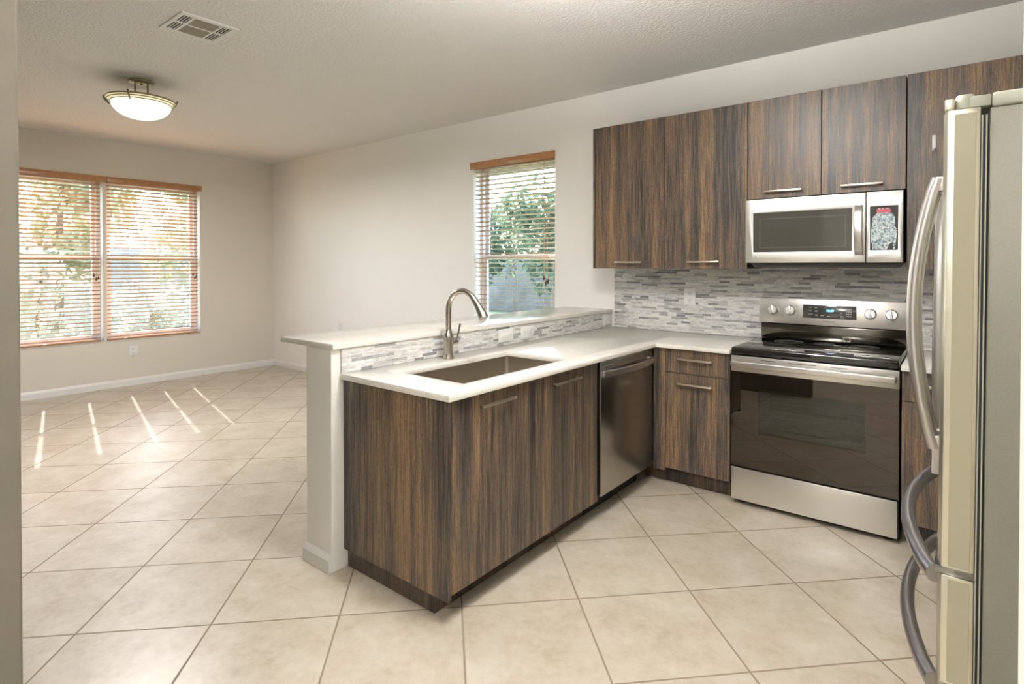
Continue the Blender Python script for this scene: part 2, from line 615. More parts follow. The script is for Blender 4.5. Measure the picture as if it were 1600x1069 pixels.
    def prism(self, poly, w0, w1, axis='y', bev=0.0):
        b = bmesh.new()

        def P(u, v, w):
            return {'z': (u, v, w), 'y': (u, w, v), 'x': (w, u, v)}[axis]
        lo = [b.verts.new(P(u, v, w0)) for u, v in poly]
        hi = [b.verts.new(P(u, v, w1)) for u, v in poly]
        n = len(poly)
        b.faces.new(lo)
        b.faces.new(hi)
        for i in range(n):
            b.faces.new((lo[i], lo[(i + 1) % n], hi[(i + 1) % n], hi[i]))
        bmesh.ops.recalc_face_normals(b, faces=b.faces[:])
        if bev:
            bmesh.ops.bevel(b, geom=b.edges[:], offset=bev, segments=2, profile=0.5, affect='EDGES')
        return self._merge(b)

    def build(self, name, mat, parent=None, smooth=True):
        bm = self.bm
        bmesh.ops.recalc_face_normals(bm, faces=bm.faces[:])
        o0 = ORIG.get(parent, Vector((0, 0, 0))) if parent else Vector((0, 0, 0))
        if parent:
            bmesh.ops.translate(bm, vec=-o0, verts=bm.verts)
        me = bpy.data.meshes.new(name)
        bm.to_mesh(me)
        bm.free()
        me.materials.append(mat if not isinstance(mat, str) else M[mat])
        o = bpy.data.objects.new(name, me)
        COL.objects.link(o)
        if smooth:
            for p in me.polygons:
                p.use_smooth = True
            me.set_sharp_from_angle(angle=math.radians(35))
        if parent:
            o.parent = parent
            ORIG[o] = o0
        return o


def thing(name, label, cat, loc=(0, 0, 0), group=None):
    o = bpy.data.objects.new(name, None)
    COL.objects.link(o)
    o.empty_display_size = 0.1
    o.location = loc
    ORIG[o] = Vector(loc)
    o['label'] = label
    o['category'] = cat
    if group:
        o['group'] = group
    return o


def tag(o, label, cat, group=None):
    o['label'] = label
    o['category'] = cat
    if group:
        o['group'] = group
    return o


def struct(o, label=None):
    o['kind'] = 'structure'
    if label:
        o['label'] = label
    return o


def sroot(name, loc=(0, 0, 0)):
    o = bpy.data.objects.new(name, None)
    COL.objects.link(o)
    o.location = loc
    ORIG[o] = Vector(loc)
    o['kind'] = 'structure'
    return o


def text_mesh(name, s, size, mat, parent, matrix, depth=0.0004, align='CENTER'):
    c = bpy.data.curves.new('txt', 'FONT')
    c.body = s
    c.size = size
    c.extrude = depth
    c.align_x = align
    c.align_y = 'CENTER'
    to = bpy.data.objects.new('txt', c)
    COL.objects.link(to)
    dg = bpy.context.evaluated_depsgraph_get()
    me = bpy.data.meshes.new_from_object(to.evaluated_get(dg))
    bpy.data.objects.remove(to)
    me.materials.clear()
    me.materials.append(M[mat])
    me.transform(matrix)
    if parent:
        me.transform(Matrix.Translation(-ORIG[parent]))
    me.name = name
    o = bpy.data.objects.new(name, me)
    COL.objects.link(o)
    if parent:
        o.parent = parent
        ORIG[o] = ORIG[parent]
    return o


# ================================================================== ROOM SHELL
XW, ZC, YS = -6.293, 2.728, -3.731
XR = 1.95
YB = -6.6          # back of the space the camera stands in
# floor, ceiling
struct(MB().box(XW - .2, XR + .15, YB - .15, .2, -.12, 0).build('floor', 'floor', smooth=False))
struct(MB().box(XW - .2, XR + .15, YB - .15, .2, ZC, ZC + .12).build('ceiling', 'ceil', smooth=False))
# window openings
WZ0, WZ1 = 0.518, 2.300
L1, L2 = (-2.93, -1.935), (-1.905, -0.932)
B1 = (-2.598, -1.665)
us = [YB - .15, L1[0], L1[1], L2[0], L2[1], 0.2]
struct(MB().slab(us, [0, WZ0, WZ1, ZC], lambda i, j: j == 1 and i in (1, 3), XW - .2, XW, 'x').build('wall_left', 'wall_shade', smooth=False))
us = [XW, B1[0], B1[1], XR + .15]
struct(MB().slab(us, [0, WZ0, WZ1, ZC], lambda i, j: j == 1 and i == 1, 0, .2, 'y').build('wall_back', 'wall', smooth=False))
struct(MB().box(XR, XR + .15, YB, 0, 0, ZC).build('wall_right', 'wall', smooth=False))
struct(MB().box(XW, -.160, YS - .10, YS, 0, ZC, .004).build('wall_front', 'wall_deep_shade', smooth=False))
struct(MB().box(1.034, XR, YS - .10, YS, 0, ZC, .004).build('wall_entry', 'wall_shade', smooth=False))  # darkened paint keeps the lamp-lit jamb from burning out
SD = (-5.8, -2.2, .02, 2.15)  # opening for the added daylight door
struct(MB().slab([XW, SD[0], SD[1], XR + .15], [0, SD[2], SD[3], ZC], lambda i, j: i == 1 and j == 1, YB - .15, YB, 'y').build('wall_south', 'wall', smooth=False))
# half wall of the peninsula
PX0, PX1, PY = -1.332, -1.135, -2.516
struct(MB().box(PX0, PX1, PY, 0, 0, .9859, .003).build('wall_peninsula', 'wall', smooth=False))


def baseboard(name, pts):
    """profiled baseboard following a polyline; room side to the left of travel"""
    prof = [(0, 0), (.014, 0), (.014, .055), (.010, .066), (.006, .074), (.003, .0805), (0, .0805)]
    bm = MB()
    pts = [Vector((*p, 0)) for p in pts]
    rings = []
    for i, p in enumerate(pts):
        dirs = []
        if i > 0:
            dirs.append((pts[i] - pts[i - 1]).normalized())
        if i < len(pts) - 1:
            dirs.append((pts[i + 1] - pts[i]).normalized())
        ns = [Vector((-d.y, d.x, 0)) for d in dirs]
        n = sum(ns, Vector()).normalized()
        k = 1 / max(.3, n.dot(ns[0]))
        rings.append([bm.bm.verts.new(p + n * a * k + Vector((0, 0, h))) for a, h in prof])
    for a, b in zip(rings, rings[1:]):
        for k in range(len(prof)):
            bm.bm.faces.new((a[k], a[(k + 1) % len(prof)], b[(k + 1) % len(prof)], b[k]))
    bm.bm.faces.new(rings[0])
    bm.bm.faces.new(rings[-1])
    return struct(bm.build(name, 'white', smooth=False))


baseboard('baseboard_left', [(XW, 0), (XW, YS)])
baseboard('baseboard_back', [(PX0 - .0145, 0), (XW + .0145, 0)])
baseboard('baseboard_peninsula', [(PX1, PY), (PX0, PY), (PX0, -.015)][::1] if False else [(PX0, -.0001), (PX0, PY), (PX1 - .002, PY)][::-1])


# ------------------------------------------------------------------ windows
def window(name, axis, a0, a1, face, out):
    """double hung window in an opening; axis 'x' = window in the left wall (runs along y), 'y' = in the back wall"""
    r = sroot(name)
    d0, d1 = face + out * .105, face + out * .165

    def bx(mb, u0, u1, z0, z1, w0, w1, bev=.003):
        w0, w1 = sorted((w0, w1))
        if axis == 'x':
            mb.box(w0, w1, u0, u1, z0, z1, bev)
        else:
            mb.box(u0, u1, w0, w1, z0, z1, bev)
    g = .001
    fr = MB()
    t = .035
    bx(fr, a0 + g, a0 + t, WZ0 + g, WZ1 - g, d0, d1)
    bx(fr, a1 - t, a1 - g, WZ0 + g, WZ1 - g, d0, d1)
    bx(fr, a0 + t, a1 - t, WZ0 + g, WZ0 + t, d0, d1)
    bx(fr, a0 + t, a1 - t, WZ1 - t, WZ1 - g, d0, d1)
    fr.build('window_frame', 'frame', r)
    zm = 1.425
    for nm, z0, z1, w0, w1 in (('upper_sash', zm - .02, WZ1 - t, face + out * .14, face + out * .16),
                               ('lower_sash', WZ0 + t, zm + .028, face + out * .112, face + out * .135)):
        s = MB()
        e = .038
        bx(s, a0 + t, a0 + t + e, z0, z1, w0, w1)
        bx(s, a1 - t - e, a1 - t, z0, z1, w0, w1)
        bx(s, a0 + t + e, a1 - t - e, z0, z0 + e, w0, w1)
        bx(s, a0 + t + e, a1 - t - e, z1 - e, z1, w0, w1)
        so_ = s.build(nm, 'frame', r)
        p = MB()
        wm = (w0 + w1) / 2
        bx(p, a0 + t + e - .002, a1 - t - e + .002, z0 + e - .002, z1 - e + .002, wm - .002, wm + .002, 0)
        p.build('pane', 'glass', so_, smooth=False)
    return r


window('window_1', 'x', L1[0], L1[1], XW, -1)
window('window_2', 'x', L2[0], L2[1], XW, -1)
window('window_3', 'y', B1[0], B1[1], 0, 1)
# unseen sliding glass door, added to let fill daylight in from behind
sd = sroot('fill_door_1')
n_ = 3
w_ = (SD[1] - SD[0] - .004) / n_
for k in range(n_):
    a_ = SD[0] + .002 + w_ * k
    yy_ = YB - .06 - .03 * (k % 2)
    lf_ = MB().slab([a_, a_ + .06, a_ + w_ - .06, a_ + w_], [SD[2] + .002, SD[2] + .09, SD[3] - .07, SD[3] - .002], lambda i, j: i == 1 and j == 1, yy_, yy_ + .03, 'y').build('fill_door_leaf', 'frame', sd)
    MB().box(a_ + .058, a_ + w_ - .058, yy_ + .013, yy_ + .017, SD[2] + .088, SD[3] - .068).build('pane', 'glass', lf_, smooth=False)
# marble sills
for nm, (u0, u1), ax in (('trim_3', L1, 'x'), ('trim_4', L2, 'x'), ('trim_5', B1, 'y')):
    mb = MB()
    if ax == 'x':
        mb.box(XW - .104, XW + .012, u0 + .001, u1 - .001, WZ0 + .0005, WZ0 + .006, .002)
    else:
        mb.box(u0 + .001, u1 - .001, -.012, .104, WZ0 + .0005, WZ0 + .006, .002)
    struct(mb.build(nm, 'white'))


# ------------------------------------------------------------------ blinds
def blind(label, axis, a0, a1, v0, v1, face, out, tilt, cords, lift_u):
    """wooden slat blind. a0..a1 slat span, v0..v1 valance span"""
    base = (face, (a0 + a1) / 2, WZ0) if axis == 'x' else ((a0 + a1) / 2, face, WZ0)
    r = thing('window_blind', label, 'blind', base, 'wooden window blinds')
    cd_ = face + out * .032
    inn = -out

    def bx(mb, u0, u1, z0, z1, w0, w1, bev=.002):
        w0, w1 = sorted((w0, w1))
        if axis == 'x':
            mb.box(w0, w1, u0, u1, z0, z1, bev)
        else:
            mb.box(u0, u1, w0, w1, z0, z1, bev)
    v = MB()
    bx(v, v0, v1, 2.262, 2.326, face + inn * .002, face + inn * .018)
    v.build('valance', 'slat', r)
    h = MB()
    bx(h, a0, a1, 2.258, 2.297, face + out * .008, face + out * .058)
    h.build('head_rail', 'slat', r)
    # slats with cord holes
    s = MB()
    z = 2.234
    wd, th = .050, .0028
    hl, hw = .013, .0045
    us_ = [a0]
    for c in cords:
        us_ += [c - hl, c + hl]
    us_.append(a1)
    vs_ = [-wd / 2, -hw, hw, wd / 2]
    ct, st = math.cos(tilt), math.sin(tilt)
    zl = []
    while z > WZ0 + .038:
        zl.append(z)
        b = MB()
        b.slab(us_, vs_, lambda i, j: j == 1 and i % 2 == 1, -th / 2, th / 2, 'z')
        for vv in b.bm.verts:
            u_, w_, t_ = vv.co
            dep = w_ * ct - t_ * st       # towards room = +
            hz = w_ * st + t_ * ct
            if axis == 'x':
                vv.co = (cd_ + inn * dep, u_, z + hz)
            else:
                vv.co = (u_, cd_ + inn * dep, z + hz)
        s._merge(b.bm)
        z -= .0428
    s.build('slat_panel', 'slat', r, smooth=False)
    br = MB()
    bx(br, a0, a1, WZ0 + .008, WZ0 + .026, cd_ - .025, cd_ + .025)
    br.build('bottom_rail', 'slat', r)
    lc = MB()
    for c in cords:
        for k in (-.026, .026):
            for du in (-.016, .016):
                p = (cd_ + k, c + du) if axis == 'x' else (c + du, cd_ + k)
                lc.tube([(*p, WZ0 + .02), (*p, 2.262)], .0009, 5)
    lc.build('ladder_cord', 'cord', r)
    for du, zb in ((0, 1.265), (.022, 1.225), (.040, 1.235)):
        w = face + out * .003
        p = (w, lift_u + du) if axis == 'x' else (lift_u + du, w)
        lo = MB().tube([(*p, zb), (*p, 2.262)], .0012, 5).build('lift_cord', 'cord', r)
        MB().lathe([(.0015, zb + .004), (.006, zb - .004), (.0095, zb - .03), (.0075, zb - .036), (.0005, zb - .036)], (*p, 0), 10).build('tassel', 'tassel', lo)
    return r


blind('red-brown wooden slat blind on the left half of the dining window', 'x', L1[0] + .012, L1[1] - .022, L1[0] - .01, -1.903, XW, -1, .24,
      [-2.78, -2.432, -2.083], L1[1] - .085)
blind('red-brown wooden slat blind on the right half of the dining window', 'x', L2[0] + .012, L2[1] - .024, -1.901, -.918, XW, -1, .24,
      [-1.72, -1.416, -1.13], L2[1] - .085)
blind('brown wooden slat blind on the narrow window behind the faucet', 'y', B1[0] + .016, B1[1] - .006, -2.627, -1.661, 0, 1, .13,
      [-2.47, -2.13, -1.80], B1[1] - .115)

# ------------------------------------------------------------------ backsplashes
BS = MB()
BS.box(-1.095, .0, -.012, -.0005, .8765, 1.333)
BS.box(0, .795, -.012, -.0005, .8765, 1.40)
BS.box(.795, XR - .001, -.012, -.0005, .8765, 1.332)
struct(BS.build('trim_1', 'mosaic', smooth=False), 'grey and white marble strip mosaic backsplash behind the range')
struct(MB().box(PX1 + .0005, PX1 + .013, -2.469, -.0125, .8765, .9855).build('trim_2', 'mosaic', smooth=False),
       'low strip of grey marble mosaic under the raised bar top')

# ================================================================== COUNTERS
CZ0, CZ1 = .849, .8757
XC, YE, YC = -.449, -2.4736, -.678
ct = MB().slab([PX1 + .001, -.960, -.555, XC, -.004], [YE, -2.285, -1.515, YC, -.001],
               lambda i, j: (i == 1 and j == 1) or (i == 3 and j < 3), CZ0, CZ1, 'z', .0035).build('countertop', 'quartz')
tag(ct, 'white quartz countertop with undermount sink opening, L-shaped along peninsula and back wall', 'countertop')
cr = MB().box(.798, XR - .002, YC, -.001, CZ0, CZ1, .0035).build('countertop', 'quartz')
tag(cr, 'short white quartz countertop to the right of the range, mostly behind the refrigerator', 'countertop')
bt = MB().box(-1.553, -1.114, -2.5207, -.0005, .9862, 1.0122, .004).build('bar_top', 'quartz')
tag(bt, 'raised white quartz breakfast bar ledge on top of the half wall', 'bar top')


# ================================================================== CABINETS
def bar_handle(parent, axis, u0, u1, z, face, out, h=.011, dep=.030):
    """flat bar pull; axis = direction it runs, face = door surface coordinate, out = outward sign"""
    mb = MB()
    f1, f0 = face + out * dep, face + out * (dep - .009)

    def bx(a0, a1, z0, z1, w0, w1, bev=.0015):
        w0, w1 = sorted((w0, w1))
        if axis == 'x':
            mb.box(a0, a1, w0, w1, z0, z1, bev)
        else:
            mb.box(w0, w1, a0, a1, z0, z1, bev)
    bx(u0, u1, z - h / 2, z + h / 2, f0, f1)
    for a in (u0 + .014, u1 - .014):
        bx(a - .006, a + .006, z - .004, z + .004, face + out * .0004, f0 + out * .002, .001)
    return mb.build('handle', 'handle', parent)


def door_x(root, x0, x1, z0, z1, yf, name='door', hz=None, hx=None, th=.018):
    d = MB().box(x0, x1, yf, yf + th, z0, z1, .0012, 1).build(name, 'wood', root)
    if hz:
        bar_handle(d, 'x', hx[0], hx[1], hz, yf, -1)
    return d


def upper_cabinet(label, x0, x1, z0, z1, doors, end=False):
    r = thing('wall_cabinet', label, 'cabinet', ((x0 + x1) / 2, 0, z0), 'upper wall cabinets')
    yf = -.354
    MB().box(x0 + .001, x1 - .001, yf + .020, -.0005 if z0 > 1.5 else -.0125, z0 + .001, z1 - .001, .001, 1).build('body', 'carcass', r)
    if end:
        MB().box(x0 - .0165, x0, yf + .001, -.0005, z0 - .001, z1, .001, 1).build('end_panel', 'wood', r)
    for (a, b, hx, hz) in doors:
        door_x(r, a, b, z0, z1, yf, hz=hz, hx=hx)
    return r


UZ0, UZ1 = 1.3343, 2.3518
upper_cabinet('dark wood two-door wall cabinet beside the narrow window, left of the microwave', -1.0715, -.004, UZ0, UZ1,
              [(-1.0665, -.5365, (-.899, -.697), 1.377), (-.5330, -.0045, (-.371, -.169), 1.378)], True)
upper_cabinet('short dark wood two-door wall cabinet directly above the microwave', -.002, .7935, 1.757, UZ1,
              [(-.001, .3975, (.099, .301), 1.795), (.4010, .7915, (.496, .694), 1.795)])
upper_cabinet('dark wood wall cabinet right of the microwave, partly behind the refrigerator', .7965, XR - .004, UZ0, UZ1,
              [(.7975, 1.372, (1.10, 1.30), 1.377), (1.3755, XR - .006, (1.45, 1.65), 1.377)])

# sink base on the peninsula (faces +x)
FX = -.475
sb = thing('base_cabinet', 'dark wood two-door sink cabinet with end panel at the near end of the peninsula', 'cabinet', (-.8, -1.9, 0))
b_ = MB()
b_.box(-1.12, FX - .020, -2.434, -2.418, .106, .848)
b_.box(-1.12, FX - .020, -1.352, -1.340, .106, .848)
b_.box(-1.12, FX - .020, -2.418, -1.352, .106, .120)
b_.box(-1.12, -1.108, -2.418, -1.352, .120, .848)
b_.box(FX - .032, FX - .020, -2.418, -1.352, .815, .848)
b_.build('body', 'carcass', sb, smooth=False)
MB().box(-1.134, FX + .000, -2.4545, -2.436, .086, .8485, .001, 1).build('end_panel', 'wood', sb)
for (y0, y1, h0, h1) in ((-2.4335, -1.9000, -2.284, -2.072), (-1.8965, -1.3490, -1.771, -1.546)):
    d = MB().box(FX - .018, FX, y0, y1, .106, .8425, .0012, 1).build('door', 'wood', sb)
    bar_handle(d, 'y', h0, h1, .797, FX, 1)
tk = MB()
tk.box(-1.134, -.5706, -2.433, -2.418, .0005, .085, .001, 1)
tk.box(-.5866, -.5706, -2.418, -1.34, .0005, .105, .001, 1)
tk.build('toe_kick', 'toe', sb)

# corner + drawer base on the back wall
YF = -.655
db = thing('base_cabinet', 'dark wood base cabinet with one drawer above one door, left of the range', 'cabinet', (-.2, -.3, 0))
MB().box(-.474, -.006, YF + .020, -.014, .106, .848, .001, 1).build('body', 'carcass', db)
MB().box(FX + .001, -.400, YF, YF + .018, .090, .8475, .001, 1).build('filler_panel', 'wood', db)
dr = MB().box(-.3965, -.0085, YF, YF + .018, .7035, .8470, .0012, 1).build('drawer', 'wood', db)
bar_handle(dr, 'x', -.314, -.106, .791, YF, -1)
d = MB().box(-.3965, -.0085, YF, YF + .018, .112, .7000, .0012, 1).build('door', 'wood', db)
bar_handle(d, 'x', -.314, -.106, .642, YF, -1)
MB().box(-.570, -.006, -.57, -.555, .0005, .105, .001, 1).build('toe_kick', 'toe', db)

rb = thing('base_cabinet', 'dark wood base cabinet right of the range, mostly hidden behind the refrigerator', 'cabinet', (1.3, -.3, 0))
MB().box(.800, XR - .004, YF + .020, -.014, .106, .848, .001, 1).build('body', 'carcass', rb)
dr = MB().box(.8015, 1.25, YF, YF + .018, .7035, .8470, .0012, 1).build('drawer', 'wood', rb)
bar_handle(dr, 'x', .86, 1.07, .785, YF, -1)
MB().box(.8015, 1.25, YF, YF + .018, .112, .7000, .0012, 1).build('door', 'wood', rb)
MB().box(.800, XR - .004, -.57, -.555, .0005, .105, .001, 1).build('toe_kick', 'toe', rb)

# small hook stuck on the right upper cabinet
hk = thing('adhesive_hook', 'small pale plastic hook stuck on the dark cabinet door above the refrigerator', 'hook', (.909, -.354, 1.97))
MB().box(.902, .917, -.360, -.3545, 1.955, 2.02, .002).build('back_plate', 'plastic', hk)
MB().tube([(.909, -.357, 1.958), (.909, -.364, 1.942), (.907, -.378, 1.938), (.905, -.386, 1.946)], .004, 8).build('hook_arm', 'plastic', hk)

# ================================================================== SINK + FAUCET
sk = thing('kitchen_sink', 'rectangular stainless steel undermount sink set in the peninsula counter', 'sink', (-.757, -1.9, .64))
x0, x1, y0, y1, zt, zb = -.962, -.553, -2.287, -1.513, .8485, .640
bm = MB()
rr = .028


def rrect(x0, x1, y0, y1, r, n=6):
    pts = []
    for cx_, cy_, a0 in ((x1 - r, y1 - r, 0), (x0 + r, y1 - r, 90), (x0 + r, y0 + r, 180), (x1 - r, y0 + r, 270)):
        for k in range(n + 1):
            a = math.radians(a0 + 90 * k / n)
            pts.append((cx_ + r * math.cos(a), cy_ + r * math.sin(a)))
    return pts


loops = []
for (ins, z, r) in ((-.02, zt, .03), (0, zt, .02), (.0, zt - .02, .02), (.004, zb + .03, .022), (.012, zb + .008, .03), (.035, zb, .04)):
    loops.append([bm.bm.verts.new((px, py, z)) for px, py in rrect(x0 + ins, x1 - ins, y0 + ins, y1 - ins, r)])
for a, b in zip(loops, loops[1:]):
    for k in range(len(a)):
        bm.bm.faces.new((a[k], a[(k + 1) % len(a)], b[(k + 1) % len(a)], b[k]))
bm.bm.faces.new(loops[-1])
bm.build('basin', 'sink', sk)
MB().lathe([(.001, zb + .004), (.030, zb + .003), (.042, zb + .005), (.045, zb + .001)], (-.76, -1.9, 0), 24).build('drain', 'steel', sk)

fa = thing('kitchen_faucet', 'brushed nickel gooseneck pull-down faucet standing behind the sink', 'faucet', (-1.038, -1.89, CZ1))
fx, fy = -1.038, -1.89
MB().lathe([(.0005, CZ1 + .0004), (.0300, CZ1 + .0004), (.0300, CZ1 + .005), (.0268, CZ1 + .014), (.0255, CZ1 + .03), (.0250, .985),
            (.0252, .9865), (.0225, 1.000), (.0175, 1.012), (.0152, 1.025), (.0005, 1.026)], (fx, fy, 0), 28).build('base_body', 'faucet', fa)
pts = [(fx, fy, 1.02), (fx, fy, 1.08), (fx, fy, 1.128)]
R = .099
for k in range(1, 15):
    a = PI - math.radians(143) * k / 14
    pts.append((fx + R + R * math.cos(a), fy, 1.128 + R * math.sin(a)))
MB().tube(pts, .0148, 16).build('spout', 'faucet', fa)
e = Vector(pts[-1])
td = (Vector(pts[-1]) - Vector(pts[-2])).normalized()
hp = [e - td * .004]
for k in range(9):
    hp.append(hp[-1] + (td * (1 - k / 9 * .35) + Vector((0, 0, -1)) * k / 9 * .35).normalized() * .0125)
MB().tube(hp, [.0158, .0160, .0164, .0170, .0180, .0194, .0212, .0232, .0250, .0254], 20).build('spray_head', 'faucet', fa)
MB().lathe([(.0005, 0), (.0125, 0), (.0135, .004), (.0135, .034), (.0115, .040), (.0005, .040)], (fx, fy + .0245, .955), 20, 'y').build('lever_hub', 'faucet', fa)
MB().tube([(fx, fy + .051, .958), (fx + .006, fy + .060, .985), (fx + .014, fy + .072, 1.052)], [.0055, .0055, .0065], 10, flat=(1, .8)).build('lever', 'faucet', fa)

# ================================================================== DISHWASHER
dw = thing('dishwasher', 'dark stainless steel dishwasher built into the peninsula beside the inner corner', 'dishwasher', (-.8, -1.0, 0))
MB().box(-1.08, -.500, -1.330, -.690, .100, .848, .002).build('body', 'black', dw)
dp = MB().box(-.4985, -.468, -1.323, -.692, .122, .8445, .003).build('door', 'dsteel', dw)
# slightly bowed bar handle
pts = []
for k in range(17):
    u = k / 16
    y = -1.312 + (.612) * u
    pts.append((-.462 + .040 * math.sin(PI * u) ** .8 + .004, y, .777))
hb = MB()
rings = []
for i, p in enumerate(pts):
    p = Vector(p)
    rings.append([hb.bm.verts.new(p + Vector((dx, 0, dz))) for dx, dz in ((-.009, -.017), (.007, -.015), (.009, 0), (.007, .015), (-.009, .017))])
for a, b in zip(rings, rings[1:]):
    for k in range(5):
        hb.bm.faces.new((a[k], a[(k + 1) % 5], b[(k + 1) % 5], b[k]))
hb.bm.faces.new(rings[0])
hb.bm.faces.new(rings[-1])
hb.box(-.470, -.452, -1.318, -1.290, .760, .794, .003)
hb.box(-.470, -.452, -.722, -.694, .760, .794, .003)
hb.build('handle', 'bow', dp)
bd = MB().box(-.4685, -.4665, -1.305, -1.183, .795, .818, .0008).build('badge', 'steel', dp)
for k in range(3):
    MB().box(-.4668, -.4662, -1.288, -1.200, .800 + k * .005, .8025 + k * .005).build('badge_print', 'dgrey', bd, smooth=False)
MB().box(-.585, -.570, -1.330, -.690, .0005, .120, .001, 1).build('toe_kick', 'black', dw)

# ================================================================== RANGE
rg = thing('electric_range', 'stainless and black glass electric range standing between the base cabinets', 'range', (.396, -.35, 0))
RX0, RX1 = .001, .791
bm = MB()
bm.box(RX0, RX1, -.625, -.555, .028, .845, .002)      # front frame (cut below by the door window cavity)
bm = MB()
# carcass as a hollow box so the oven cavity shows
bm.box(RX0, RX0 + .02, -.628, -.03, .028, .848, .001, 1)
bm.box(RX1 - .02, RX1, -.628, -.03, .028, .848, .001, 1)
bm.box(RX0 + .02, RX1 - .02, -.628, -.03, .028, .215, .001, 1)
bm.box(RX0 + .02, RX1 - .02, -.628, -.03, .745, .848, .001, 1)
bm.box(RX0 + .02, RX1 - .02, -.060, -.03, .215, .745, .001, 1)
bm.build('body', 'black', rg)
cv = MB()
cv.box(.055, .736, -.62, -.07, .2400, .2430)
cv.box(.055, .736, -.62, -.07, .7210, .7240)
cv.box(.055, .058, -.62, -.07, .2430, .7210)
cv.box(.733, .736, -.62, -.07, .2430, .7210)
cv.box(.058, .733, -.075, -.07, .2430, .7210)
cav = cv.build('oven_cavity', 'enamel', rg, smooth=False)
for zr in (.44, .56):
    rk = MB()
    for yy in (-.60, -.585, -.45, -.31, -.17, -.10):
        rk.tube([(.060, yy, zr), (.731, yy, zr)], .0028, 6)
    for k in range(15):
        xx = .075 + .642 * k / 14
        rk.tube([(xx, -.60, zr + .003), (xx, -.10, zr + .003)], .0018, 6)
    rk.build('oven_rack', 'rack', cav)
# cooktop
ck = MB().box(RX0 - .0005, RX1 + .0015, -.668, -.060, .852, .893, .009, 3).build('cooktop', 'bglass', rg)
for (bx_, by_, br_) in ((.200, -.500, .098), (.205, -.225, .080), (.585, -.495, .118), (.590, -.225, .080), (.395, -.215, .055)):
    r_ = MB()
    for rad in (br_, br_ * .66):
        r_.lathe([(rad - .0018, .8931), (rad - .0018, .8934), (rad + .0018, .8934), (rad + .0018, .8931)], (bx_, by_, 0), 48)
    r_.build('burner_ring', 'ring', ck)
# backguard: black riser + tilted stainless console
MB().box(RX0 + .010, RX1 - .010, -.086, -.020, .8935, .984, .003).build('riser', 'riser', rg)
MB().box(RX0 + .006, RX1 - .006, -.092, -.020, .9842, .9898, .001, 1).build('console_vent', 'black', rg)
con = MB().prism([(-.100, .990), (-.082, 1.147), (-.016, 1.147), (-.016, .990)], RX0 - .002, RX1 + .001, 'x', .003).build('console', 'steel', rg)
ta_ = math.atan2(.018, .157)


def on_console(x, z, lift=0.0):
    """matrix that puts local XY on the sloping console face"""
    y = -.100 + (z - .990) / .157 * .018 - lift
    return Matrix.Translation((x, y, z)) @ Matrix.Rotation(PI / 2 - ta_, 4, 'X')


dsp = MB().box(-.143, .143, -.0405, .0405, 0, .0012, .0004, mat=on_console(.399, 1.0725, .0002)).build('display', 'panel', con)
text_mesh('clock_digits', '10:09', .019, 'blue', dsp, on_console(.404, 1.080, .0016))
for (tx, tz, w) in ((.297, 1.096, .015), (.327, 1.096, .015), (.297, 1.077, .016), (.327, 1.076, .017), (.300, 1.056, .024), (.330, 1.052, .016),
                    (.362, 1.050, .018), (.397, 1.048, .018), (.463, 1.088, .012), (.463, 1.068, .010), (.466, 1.050, .015)):
    MB().box(-w / 2, w / 2, -.0017, .0017, 0, .0003, mat=on_console(tx, tz, .0015)).build('key_print', 'grey', dsp, smooth=False)
for i in range(3):
    for j in range(4):
        MB().box(-.0032, .0032, -.003, .003, 0, .0003, mat=on_console(.492 + i * .0105, 1.052 + j * .0135, .0015)).build('key_print', 'grey', dsp, smooth=False)
MB().box(-.009, .009, -.002, .002, 0, .0003, mat=on_console(.4335, 1.0478, .0015)).build('red_key_print', 'redprint', dsp, smooth=False)
text_mesh('lettering', 'SAMSUNG', .0145, 'dgrey', con, on_console(.396, 1.013, .0004))
for kx in (.082, .184, .611, .714):
    Mx = on_console(kx, 1.0715, 0)
    kb = MB()
    kb.lathe([(.0005, .0005), (.0320, .0005), (.0320, .004), (.0285, .006), (.0270, .021), (.0250, .024), (.0005, .024)], (0, 0, 0), 28)
    kb.box(-.0060, .0060, -.0265, .0265, .022, .037, .002)
    bmesh.ops.transform(kb.bm, matrix=Mx @ Matrix.Rotation(.12, 4, 'Z'), verts=kb.bm.verts)
    kn = kb.build('knob', 'steel', con)
    pr = MB()
    pr.box(-.0010, .0010, .010, .0250, .0371, .0375)
    bmesh.ops.transform(pr.bm, matrix=Mx @ Matrix.Rotation(.12, 4, 'Z'), verts=pr.bm.verts)
    pr.build('pointer_mark', 'dgrey', kn, smooth=False)
    for dx in (-.034, 0, .034):
        tm = MB()
        tm.box(dx - .004, dx + .004, .028 + (0 if dx else .008), .0305 + (0 if dx else .008), 0, .0003, mat=on_console(kx, 1.0715, .0003))
        tm.build('dial_print', 'grey', con, smooth=False)
# door: stainless top band, black glass, window
od = MB().slab([RX0 + .001, .146, .655, RX1 + .001], [.222, .421, .670, .7565], lambda i, j: i == 1 and j == 1, -.668, -.634, 'y').build('oven_door', 'ovenglass', rg, smooth=False)
MB().box(.1462, .6548, -.667, -.662, .4212, .6698).build('door_window', 'ovenwin', od, smooth=False)
bandm = MB().box(RX0 + .001, RX1 + .003, -.671, -.634, .7575, .8470, .003).build('top_band', 'steel', od)
hd = MB()
hd.box(.012, .782, -.722, -.706, .789, .822, .006, 3)
for xx in (.024, .770):
    hd.box(xx - .014, xx + .014, -.708, -.669, .793, .818, .004)
hd.build('handle', 'steel', od)
for xx in (.16, .30, .36, .50):
    MB().box(xx, xx + .075, -.6716, -.6705, .831, .8335).build('vent_slot', 'black', bandm, smooth=False)
MB().box(RX0 + .001, RX1 - .004, -.664, -.629, .028, .2115, .004).build('drawer', 'steelx', rg)
